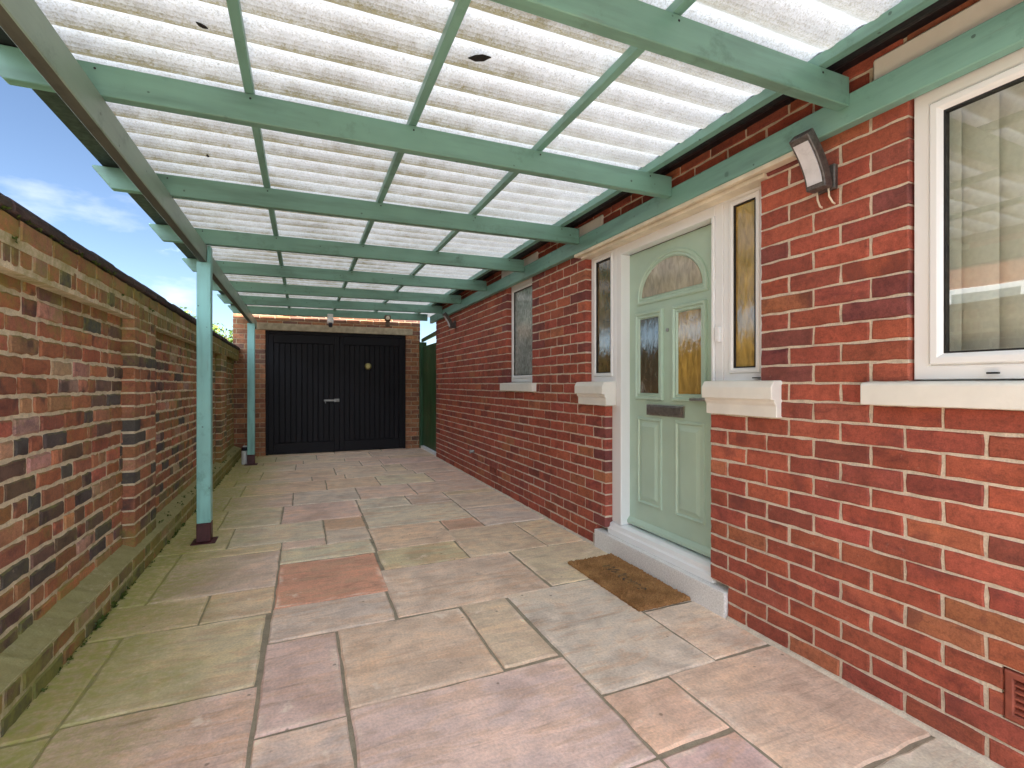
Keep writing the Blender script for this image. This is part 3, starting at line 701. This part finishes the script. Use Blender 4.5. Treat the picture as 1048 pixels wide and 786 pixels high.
# vertical blind hanging inside the big window
vb = thing('vertical_blind', (2.2, .1, 2.2), 'cream vertical slat blind hanging inside the large right hand window', 'blind')
q = MB(); ang = R(16)
for i in range(17):
    yc = 1.0-.100*i; cs, sn = math.cos(ang), math.sin(ang)
    pts = [(-.0635, 0), (-.03, .004), (0, .005), (.03, .004), (.0635, 0)]
    prev = None
    for (t, bow) in pts:
        a = (2.12+t*sn-bow, yc+t*cs)
        cur = (q.vert((a[0], a[1], 1.25)), q.vert((a[0], a[1], 2.2)))
        if prev: q.face([prev[0], cur[0], cur[1], prev[1]], 0, (1, 1, 1, 1), True)
        prev = cur
q.build('slat', M['blind'], vb)
q = MB(); q.box(2.10, 2.15, -.7, 1.05, 2.201, 2.235, .003); q.build('head_rail', M['white_pvc'], vb)

# ------------------------------------------------------------------ the garden wall on the left
def drop(v):  # the coping line falls gently away from the camera
    x, y, z = v; k = 1-.0058*max(0, y-1.5)*min(1, max(0, z)/1.8)
    return (x, y, z*k)
bw = thing('boundary_wall', (-1.05, 4.0, 0), 'weathered mossy brick boundary wall with piers and dark coping on the left', 'wall')
Y0, Y1 = -5.0, 9.08
def wall_tint(c, a, b, z, s, e):
    return tuple(x*random.uniform(.9, 1.12) for x in c)
mb = MB()
PI_Y = [(.20, .68), (3.76, 4.24), (7.28, 7.76)]
brickwork(mb, (-1.042, 0, 0), (0, 1, 0), (1, 0, 0), Y0, Y1, .165, 1.652, .0826, .232, .03, [], WALL_COLS, joint=.016, depth=.1, mrec=.0065, irregular=True, jit=.0042, bev=.0065, tint=wall_tint)
mb.v = [drop(v) for v in mb.v]; mb.build('panel', [M['brick_wall'], M['mortar_wall']], bw)
for (a, b) in PI_Y:
    q = MB(); brickwork(q, (-.978, 0, 0), (0, 1, 0), (1, 0, 0), a, b, .15, 1.652, .0834, .24, a, [], WALL_COLS, joint=.013, depth=.075, mrec=.004, jit=.003, bev=.005)
    q.v = [drop(v) for v in q.v]; q.build('pier', [M['brick_wall'], M['mortar_wall']], bw)
q = MB(); brickwork(q, (-.94, 0, -.012), (0, 1, 0), (1, 0, 0), Y0, Y1, 0, .165, .0825, .235, .06, [], WALL_COLS, joint=.014, depth=.16, mrec=.004, irregular=True, jit=.004, bev=.008)
# mortar haunching on top of the footing
prev = None
for i in range(700):
    yy = Y0+(Y1-Y0)*i/699; nz_ = mnoise.noise(Vector((yy*7, 1, 0)))+.7*mnoise.noise(Vector((yy*24, 1, 9))); n3 = mnoise.noise(Vector((yy*13, 5, 0)))+.8*mnoise.noise(Vector((yy*31, 5, 0)))
    cur = [q.vert((-.940+.006*nz_, yy, .148)), q.vert((-.956+.010*nz_, yy, .160+.008*n3)), q.vert((-1.0+.008*nz_, yy, .176+.013*n3)), q.vert((-1.048, yy, .197+.008*nz_))]
    if prev:
        for k in range(3): q.face([prev[k], cur[k], cur[k+1], prev[k+1]], 1, (1, 1, 1, 1), True)
    prev = cur
q.v = [drop(v) for v in q.v]; q.build('footing', [M['brick_wall'], M['mortar_wall']], bw)
q = MB()
brickwork(q, (-.976, 0, 0), (0, 1, 0), (1, 0, 0), Y0, Y1, 1.652, 1.738, .086, .225, .02, [], WALL_COLS, joint=.012, depth=.2, mrec=.004, irregular=True, jit=.004, bev=.006, bond=lambda r: True, flush=True)
brickwork(q, (-.970, 0, 0), (0, 1, 0), (1, 0, 0), Y0, Y1, 1.740, 1.828, .088, .235, .09, [], WALL_COLS, joint=.012, depth=.2, mrec=.004, irregular=True, jit=.004, bev=.006)
q.v = [drop(v) for v in q.v]; q.build('top_course', [M['brick_wall'], M['mortar_wall']], bw)
q = MB(); yy = Y0
while yy < Y1:
    ln = random.uniform(.22, .3); t = random.uniform(-.004, .004)
    q.prism([(-.958+t, 1.830), (-.955+t, 1.862+t), (-.975+t, 1.886+t), (-1.04, 1.896+t), (-1.20, 1.885), (-1.22, 1.830)], 'y', yy+.003, min(Y1, yy+ln-.003), .006, col=(*jitc((.062, .046, .044), .3), random.random()))
    yy += ln
q.v = [drop(v) for v in q.v]; q.build('coping', M['coping'], bw)
# backing of the wall
q = MB(); q.box(-1.2, -1.143, Y0, Y1, 0, 1.64, 0); q.v = [drop(v) for v in q.v]; q.build('rear_face', M['mortar_wall'], bw)
# little ferns and moss tufts
def tuft(mb, p, r, n, up=(0, 0, 1)):
    for i in range(n):
        d = Vector((random.gauss(.35, .6), random.gauss(0, .8), random.gauss(.35, .5))).normalized(); ln = r*random.uniform(.5, 1.2); w = ln*random.uniform(.22, .4)
        s = d.cross(Vector((random.random(), random.random(), random.random()))).normalized()
        a = Vector(p)+Vector((random.uniform(-r, r)*.35, random.uniform(-r, r)*.9, random.uniform(-r, r)*.25)); v = random.random()
        mb.poly([a, a+d*ln*.5+s*w, a+d*ln, a+d*ln*.5-s*w], 0, (v, v, v, 1))
q = MB(); random.seed(4)
for yy in (2.2, 2.27, 2.36, 2.44, 2.52, 2.62, 2.70, 2.86, 2.92, 3.06, 3.1, 3.2, 3.26, 3.33): tuft(q, (-.966, yy, 1.826-.01*(yy-1.5)), random.uniform(.010, .020), 16)
for yy in (4.05, 4.12, 3.5, 2.35): tuft(q, (-.97, yy, 1.735-.009*(yy-1.5)), .014, 18)
for i in range(150):
    yy = random.uniform(1.2, 8.6); tuft(q, (-.936+random.uniform(-.004, .012), yy, random.uniform(.0, .012)), random.uniform(.006, .017), 9)
for i in range(40):
    yy = random.choice([3.1, 3.35, 4.5, 4.8])+random.uniform(-.15, .15); tuft(q, (-.935, yy, random.uniform(.0, .02)), random.uniform(.01, .022), 10)
for i in range(70):
    yy = random.uniform(4.2, 8.6); tuft(q, (-.975+random.uniform(-.03, .03), yy, .172), random.uniform(.008, .02), 9)
tag(q.build('moss', M['moss'], bw), kind='stuff')
random.seed(21)

# ------------------------------------------------------------------ garage at the end
GY = 9.1
gar = thing('garage', (.5, GY, 0), 'brown brick garage with black double timber doors at the end of the drive', 'garage')
q = MB()
brickwork(q, (0, GY, -.02), (1, 0, 0), (0, -1, 0), -1.06, 2.02, 0, 2.62, .0819, .229, .02, [(-.585, 1.753, -1, 2.247)], GAR_COLS, joint=.011)
brickwork(q, (2.02, GY, -.02), (0, 1, 0), (1, 0, 0), .11, 5.0, 0, 2.62, .0819, .229, .02, [], GAR_COLS, joint=.011)
q.build('wall', [M['brick_garage'], M['mortar_garage']], gar)
q = MB(); q.box(-.74, 1.88, GY-.006, GY+.1, 2.106, 2.226, .006); q.build('lintel', M['lintel'], gar)
q = MB(); q.box(-1.09, 2.08, GY-.02, GY+5.2, 2.602, 2.72, .006); q.box(-1.055, -.98, GY+.105, GY+5, 0, 2.6, 0); q.box(-1.2, 1.9, GY+4.9, GY+5, 0, 2.6, 0); q.build('roof', M['black_board'], gar)
q = MB(); q.box(-.583, -.545, GY+.035, GY+.1, -.02, 2.104, .003); q.box(1.713, 1.751, GY+.035, GY+.1, -.02, 2.104, .003); q.box(-.5445, 1.7125, GY+.035, GY+.1, 2.05, 2.104, .003)
q.box(-.583, 1.751, GY+.101, GY+.12, -.02, 2.104, 0)
q.build('door_frame', M['black_door'], gar)
for (a, b, s) in ((-.543, .580, 1), (.588, 1.711, -1)):
    q = MB(); n = 11; w = (b-a-.16)/n
    q.box(a, a+.078, GY+.03, GY+.07, .012, 2.046, .003); q.box(b-.078, b, GY+.03, GY+.07, .012, 2.046, .003)
    q.box(a+.0795, b-.0795, GY+.03, GY+.07, 1.90, 2.046, .003); q.box(a+.0795, b-.0795, GY+.03, GY+.07, .012, .19, .003)
    for i in range(n):
        q.box(a+.08+w*i+.004, a+.08+w*(i+1)-.004, GY+.040+random.uniform(0, .004), GY+.065, .1915, 1.8985, .006)
    q.box(a+.07, b-.07, GY+.066, GY+.075, .1, 1.95, 0)
    leaf = q.build('door', M['black_door'], gar)
    if s == 1:
        h = MB(); h.box(.33, .56, GY+.020, GY+.0295, .895, .928, .003); h.box(.50, .585, GY+.012, GY+.0195, .885, .94, .004); h.tube([(.545, GY+.008, .91), (.545, GY-.012, .905)], .016, 10); h.box(.35, .36, GY+.012, GY+.0195, .86, .90, .002)
        h.build('hasp', M['lead'], leaf)
    else:
        h = MB(); h.tube([(1.072, GY+.036, 1.516), (1.072, GY+.0, 1.516)], .016, 12)
        h.tube([(1.072, GY+.001, 1.516), (1.072, GY-.012, 1.516), (1.072, GY-.03, 1.516), (1.072, GY-.038, 1.516)], [.03, .062, .06, .03], 18); h.build('knob', M['brass'], leaf)

# side gate between house corner and garage
gt = thing('side_gate', (2.07, 8.45, 0), 'dark green boarded timber gate between the house corner and the garage', 'gate')
q = MB(); n = 11
for i in range(n):
    a = 7.87+(9.04-7.87)*i/n; q.box(2.05, 2.07, a+.002, a+(9.04-7.87)/n-.002, .06, 1.90, .005)
q.box(2.0715, 2.11, 7.868, 9.042, .3, .42, .004); q.box(2.0715, 2.11, 7.868, 9.042, 1.55, 1.67, .004)
q.build('boards', M['gate_green'], gt)
q = MB(); q.prism([(7.84, 2.03), (9.098, 1.99), (9.098, 2.05), (7.84, 2.10)], 'x', 2.04, 2.08, .004); q.box(2.075, 2.13, 7.84, 7.866, 0, 2.02, .003); q.box(2.0, 2.13, 9.045, 9.098, 0, 1.985, .003); q.build('frame', M['gate_green'], gt)
q = MB(); q.box(2.02, 2.16, 7.84, 9.08, -.02, .05, .006); q.build('threshold', M['concrete'], gt)

# ------------------------------------------------------------------ carport
cp = thing('carport', (.5, 4.0, 0), 'teal painted timber lean-to carport with dirty corrugated translucent roof', 'carport')
def rz(x): return 2.248+(x+.67)*.0118
RH = .114; RAF = [-.44, .20, 1.22, 2.21, 3.23, 4.25, 5.29, 6.28, 7.25, 8.20]
for yy in RAF:
    q = MB(); e = -1.025
    q.prism([(-.945, rz(-.945)), (1.9485, rz(1.9485)), (1.9485, rz(1.9485)+RH), (e, rz(e)+RH), (e-.0, rz(e)+RH-.012)], 'y', yy, yy+.046, .003)
    for xs_ in (-.697, -.20, .457, 1.10, 1.79): q.tube([(xs_+.004, yy+.001, rz(xs_)+RH*.82), (xs_+.004, yy-.0012, rz(xs_)+RH*.82)], .0042, 8, mi=1)
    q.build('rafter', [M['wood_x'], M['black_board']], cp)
# eaves beam in two lengths, lapped at the first post
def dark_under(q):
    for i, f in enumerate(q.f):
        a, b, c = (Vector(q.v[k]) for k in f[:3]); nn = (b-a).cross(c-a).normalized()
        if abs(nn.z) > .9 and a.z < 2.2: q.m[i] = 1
q = MB(); q.box(-.722, -.672, -.5, 4.30, 2.122, 2.2465, .004); dark_under(q); q.build('eaves_beam', [M['beam_left'], M['underside_dark']], cp)
rot = Matrix.Rotation(R(.35), 3, 'Z')
q = MB(); q.box(-.737, -.687, 4.33, 8.98, 2.105, 2.232, .004, rot=rot); dark_under(q); q.build('eaves_beam', [M['beam_left'], M['underside_dark']], cp)
for (x0, x1, y0, y1, nt_) in ((-.738, -.646, 4.285, 4.375, True), (-.765, -.668, 8.16, 8.25, False)):
    q = MB(); zt = 2.122 if nt_ else 2.104
    q.box(x0, x1, y0, y1, .15, zt-.0015, .005, 2)
    if nt_: q.box(-.6705, x1, y0+.003, y1-.003, zt, rz(-.65)-.002, .003)
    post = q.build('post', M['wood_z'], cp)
    q = MB(); q.box(x0-.0015, x1+.0015, y0-.0015, y1+.0015, .009, .1485, .004); q.build('boot', M['maroon'], post)
    q = MB(); q.box(x0-.035, x1+.035, y0-.035, y1+.035, -.004, .008, .002); q.build('base_plate', M['maroon'], post)
# wall plate in two lengths
for (a, b) in ((-.5, 3.735), (3.738, 8.05)):
    q = MB(); q.box(1.95, 1.998, a, b, 2.2145, 2.331, .004)
    for k in range(3):
        yy = (3.735-.05-.07*k) if a < 3 else (3.738+.05+.06*k)
        q.tube([(1.9505, yy, 2.25+.03*k), (1.948, yy, 2.25+.03*k)], .004, 8)
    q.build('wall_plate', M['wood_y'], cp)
for xb in (-.20, .457, 1.10):
    q = MB(); z = rz(xb)+RH; q.box(xb-.017, xb+.017, -.48, 9.03, z+.001, z+.037, .002); q.build('batten', M['wood_y'], cp)
z = rz(1.78)+RH; q = MB(); q.box(1.776, 1.815, -.48, 9.03, z+.001, z+.046, .002); q.build('batten', M['wood_y'], cp)
z = rz(-.8)+RH; q = MB(); q.box(-.985, -.775, -.48, 9.03, z+.001, z+.016, .002); q.build('eaves_board', M['black_board'], cp)
# corrugated sheets, lapped
def sheet(y0, y1, lift):
    q = MB(); p = .152; A = .020; nx = 14; ny = int((y1-y0)/(p/12))
    xs = [-.995+(1.822+.995)*i/nx for i in range(nx+1)]; grid = []
    for j in range(ny+1):
        yy = y0+(y1-y0)*j/ny; ph = 2*math.pi*yy/p
        row = []
        for x in xs:
            if x > 1.8 and yy > 7.93: x = 2.6  # strip over the gate added to keep sun off the garage doors
            zz = rz(x)+RH+.0385+A+A*math.sin(ph)+lift+.003*mnoise.noise(Vector((x*1.5, yy*1.2, 0)))
            row.append(q.vert((x, yy, zz)))
        grid.append(row)
    for j in range(ny):
        yy = y0+(y1-y0)*(j+.5)/ny; d = .5-.5*math.sin(2*math.pi*yy/p-.5)
        edge = max(0, 1-min(yy-y0, y1-yy)/.02)
        d = min(1.2, d+.35*edge)
        for i in range(nx): q.face([grid[j][i], grid[j][i+1], grid[j+1][i+1], grid[j+1][i]], 0, (d, d, d, 1), True)
    return q.build('roof_sheet', M['sheet'], cp)
ys = [-.52, 1.42, 3.98, 6.5, 9.04]
for i, (a, b) in enumerate(zip(ys[:-1], ys[1:])): sheet(a, b+(.03 if i < len(ys)-2 else 0), .0015*(i % 2)*1.0)

# dead leaves lying on the sheets, seen dark through them
for i, (x, yy, r, lab) in enumerate(((.60, 1.70, .034, 'dark dead leaf lying on the roof sheet in the middle bay, largest of three'), (-.31, 1.90, .015, 'small dark leaf scrap on the roof sheet at the upper left of the frame'), (-.46, 2.97, .012, 'tiny dark leaf scrap on the roof sheet behind the second rafter'))):
    q = MB(); zz = rz(x)+RH+.045
    pts = [(-1.3, 0), (-.6, .5), (.3, .55), (1.2, .1), (.4, -.45), (-.5, -.4)]; a = -.5+i
    t = [q.vert((x+r*(px*math.cos(a)-py*math.sin(a)), yy+r*(px*math.sin(a)+py*math.cos(a)), zz-.016-.004*abs(py))) for px, py in pts]
    u = [q.vert((q.v[k][0], q.v[k][1], q.v[k][2]+.004)) for k in t]
    q.face(t[::-1]); q.face(u)
    for k in range(6): q.face([t[k], t[(k+1) % 6], u[(k+1) % 6], u[k]])
    tag(q.build('dead_leaf', M['dark_void']), lab, 'leaf', 'leaves on the carport roof')

# ------------------------------------------------------------------ wall lamps
def lamp(x, y, z):
    t = thing('wall_lamp', (x, y, z), 'grey curved wall lamp with pale diffuser between the door and the large window', 'lamp', 'curved lamps on the house wall')
    hw = .041
    def curve(off):
        out = []
        for i in range(11):
            u = i/10; px = x-.082-.105*u**1.7; pz = z+.185*u; tx, tz = -.105*1.7*u**.7, .185; ln = math.hypot(tx, tz)
            out.append((px+off*tz/ln, pz-off*tx/ln))
        return out
    q = MB(); q.prism(curve(0)+curve(.046)[::-1], 'y', y-hw, y+hw, .003); q.build('housing', M['lamp_grey'], t)
    q = MB(); A = curve(-.003)[1:10]; B = curve(.002)[1:10]; q.prism(A+B[::-1], 'y', y-hw+.010, y+hw-.010, 0); q.build('diffuser', M['lamp_white'], t)
    q = MB(); q.box(x-.024, x, y-.040, y+.04, z+.0, z+.10, .004); q.box(x-.06, x-.0235, y-.022, y+.022, z+.02, z+.075, .003); q.build('mounting_plate', M['lamp_grey'], t)
    for dy in (-.022, .026):
        q = MB(); q.tube([(x-.035, y+dy, z+.01), (x-.03, y+dy, z-.03), (x-.012, y+dy*1.1, z-.052), (x+.004, y+dy*1.1, z-.056)], .0038, 8)
        q.build('cable', M['cream_trim'], t)
    return t
l1 = lamp(HX-.002, 1.335, 1.995)
l2 = copy_tree(l1); l2.location = (HX-.002, 6.72, 2.0); l2['label'] = 'grey curved wall lamp high on the far end of the house wall by the gate'
for ch in list(l2.children):
    if ch.name.startswith('cable'): bpy.data.objects.remove(ch)

# camera and sensor by the last rafter
t = thing('security_camera', (.387, 8.19, 2.27), 'small white security camera fixed under the last rafter above the garage doors', 'camera')
q = MB(); q.box(.345, .43, 8.135, 8.198, 2.20, 2.30, .012, 2); q.tube([(.387, 8.15, 2.215), (.387, 8.13, 2.165), (.387, 8.11, 2.14)], [.045, .05, .035], 16); q.build('body', M['white_render'], t)
q = MB(); q.tube([(.387, 8.12, 2.145), (.387, 8.075, 2.105)], [.036, .03], 16); q.build('lens', M['navy'], t)
t = thing('bracket_light', (1.275, 8.19, 2.23), 'small weathered brown light fitting on the last rafter right of the security camera', 'light fitting')
q = MB(); q.box(1.228, 1.32, 8.14, 8.198, 2.235, 2.33, .008); q.box(1.24, 1.31, 8.155, 8.195, 2.14, 2.234, .008); q.build('housing', M['brown_fit'], t)
q = MB(); q.tube([(1.274, 8.139, 2.283), (1.274, 8.125, 2.283)], [.034, .026], 14); q.build('lens', M['cream_trim'], t)

# canister behind the far post
t = thing('canister', (-.805, 8.27, 0), 'white canister with a navy cap standing behind the far post', 'canister')
q = MB(); q.tube([(-.805, 8.27, -.002), (-.805, 8.27, .02), (-.805, 8.27, .19), (-.805, 8.27, .205)], [.043, .046, .046, .04], 20); q.build('body', M['white_render'], t)
q = MB(); q.tube([(-.805, 8.27, .2055), (-.805, 8.27, .25), (-.805, 8.27, .258)], [.047, .047, .040], 20); q.build('cap', M['navy'], t)
q = MB(); q.tube([(-.805, 8.27, .2585), (-.805, 8.27, .275)], [.030, .028], 16); q.build('nozzle', M['white_render'], t)

# doormat
t = thing('doormat', (1.8, 2.46, 0), 'worn brown coir doormat with faded dark lettering in front of the step', 'doormat')
q = MB(); nx, ny = 40, 84; mx0, mx1, my0, my1 = 1.622, 1.972, 2.09, 2.84
grid = []
for i in range(nx+1):
    row = []
    for j in range(ny+1):
        x = mx0+(mx1-mx0)*i/nx; yy = my0+(my1-my0)*j/ny
        e = 0 if 0 < i < nx and 0 < j < ny else 1
        zz = .020+random.uniform(-.005, .005)-(.010 if e else 0)+.006*max(0, (x-1.88)/.09)*(1 if yy > 2.3 else .4)
        row.append(q.vert((x+random.uniform(-.003, .003), yy+random.uniform(-.003, .003), zz)))
    grid.append(row)
for i in range(nx):
    for j in range(ny): q.face([grid[i][j], grid[i+1][j], grid[i+1][j+1], grid[i][j+1]])
border = [grid[i][0] for i in range(nx+1)]+[grid[nx][j] for j in range(1, ny+1)]+[grid[i][ny] for i in range(nx-1, -1, -1)]+[grid[0][j] for j in range(ny-1, 0, -1)]
low = [q.vert((q.v[k][0], q.v[k][1], .001)) for k in border]; n = len(border)
for k in range(n): q.face([border[k], border[(k+1) % n], low[(k+1) % n], low[k]][::-1])
q.build('pile', M['coir'], t)
def text_mesh(body, size, loc, rot, ext, name, m, parent):
    cu = bpy.data.curves.new(name, 'FONT'); cu.body = body; cu.size = size; cu.extrude = ext; cu.align_x = 'CENTER'; cu.align_y = 'CENTER'; cu.shear = .25
    o = bpy.data.objects.new(name+'_src', cu); C.objects.link(o); bpy.context.view_layer.update()
    me = bpy.data.meshes.new_from_object(o.evaluated_get(bpy.context.evaluated_depsgraph_get())); bpy.data.objects.remove(o); bpy.data.curves.remove(cu)
    org = Vector(origin_of(parent)); mtx = Matrix.Translation(Vector(loc)-org) @ rot
    me.transform(mtx); me.name = name; me.materials.clear(); me.materials.append(m)
    ob = bpy.data.objects.new(name, me); C.objects.link(ob); ob.parent = parent; return ob
text_mesh('Welcome', .105, (1.80, 2.475, .0225), Matrix.Rotation(R(-90), 4, 'Z'), .0022, 'lettering', M['letters'], t)

# ------------------------------------------------------------------ beyond: tree, neighbour's house across the wall
t = thing('tree', (-1.55, 14.0, 0), 'bright green leafy tree showing over the far end of the boundary wall', 'tree')
q = MB(); q.tube([(-1.55, 14, -.03), (-1.53, 14.02, .8), (-1.6, 14, 1.5), (-1.5, 14.05, 2.4)], [.09, .075, .06, .02], 10)
for a in range(6): q.tube([(-1.57, 14, 1.2+.15*a), (-1.57+.5*math.cos(a*1.1), 14+.5*math.sin(a*1.1), 1.75+.15*a)], [.03, .008], 6)
q.build('trunk', M['bark'], t)
q = MB(); random.seed(8)
clumps = [Vector((-1.55+random.gauss(0, .5), 14+random.gauss(0, .5), 2.2+random.gauss(0, .42))) for _ in range(34)]
for cpt in clumps:
    for i in range(90):
        d = Vector((random.gauss(0, 1), random.gauss(0, 1), random.gauss(0, 1))).normalized()*random.uniform(.08, .27); a = cpt+d
        nrm = (d.normalized()+Vector((random.gauss(0, .5), random.gauss(0, .5), random.gauss(.4, .5)))).normalized()
        u = nrm.orthogonal().normalized(); u = (Matrix.Rotation(random.random()*6.28, 3, nrm) @ u); w = nrm.cross(u); s = random.uniform(.035, .065); v = random.random()
        q.poly([a-u*s, a+w*s*.5, a+u*s, a-w*s*.5], 0, (v, v, v, 1))
q.build('crown', M['leaf'], t)

nb = thing('house', (-8, 3, 0), 'neighbouring red brick house across the boundary wall, seen only in the window reflection', 'house')
q = MB(); q.box(-14, -8, -6, 8.0, -.02, 4.4, 0, col=(.30, .10, .06, .3)); q.build('wall', M['brick_garage'], nb)
q = MB(); q.prism([(-14.5, 4.35), (-11, 6.8), (-7.6, 4.35), (-7.6, 4.25), (-14.5, 4.25)], 'y', -6.4, 8.4, 0); q.build('roof', M['roof_tile'], nb)
for yy in (1.0, 4.4, 6.5):
    q = MB(); q.box(-8.05, -7.95, yy, yy+1.2, 2.0, 3.1, .01); w = q.build('window', M['white_pvc'], nb)
    q = MB(); q.box(-7.949, -7.94, yy+.1, yy+1.1, 2.1, 3.0, 0); q.build('pane', M['glass_grey'], w)
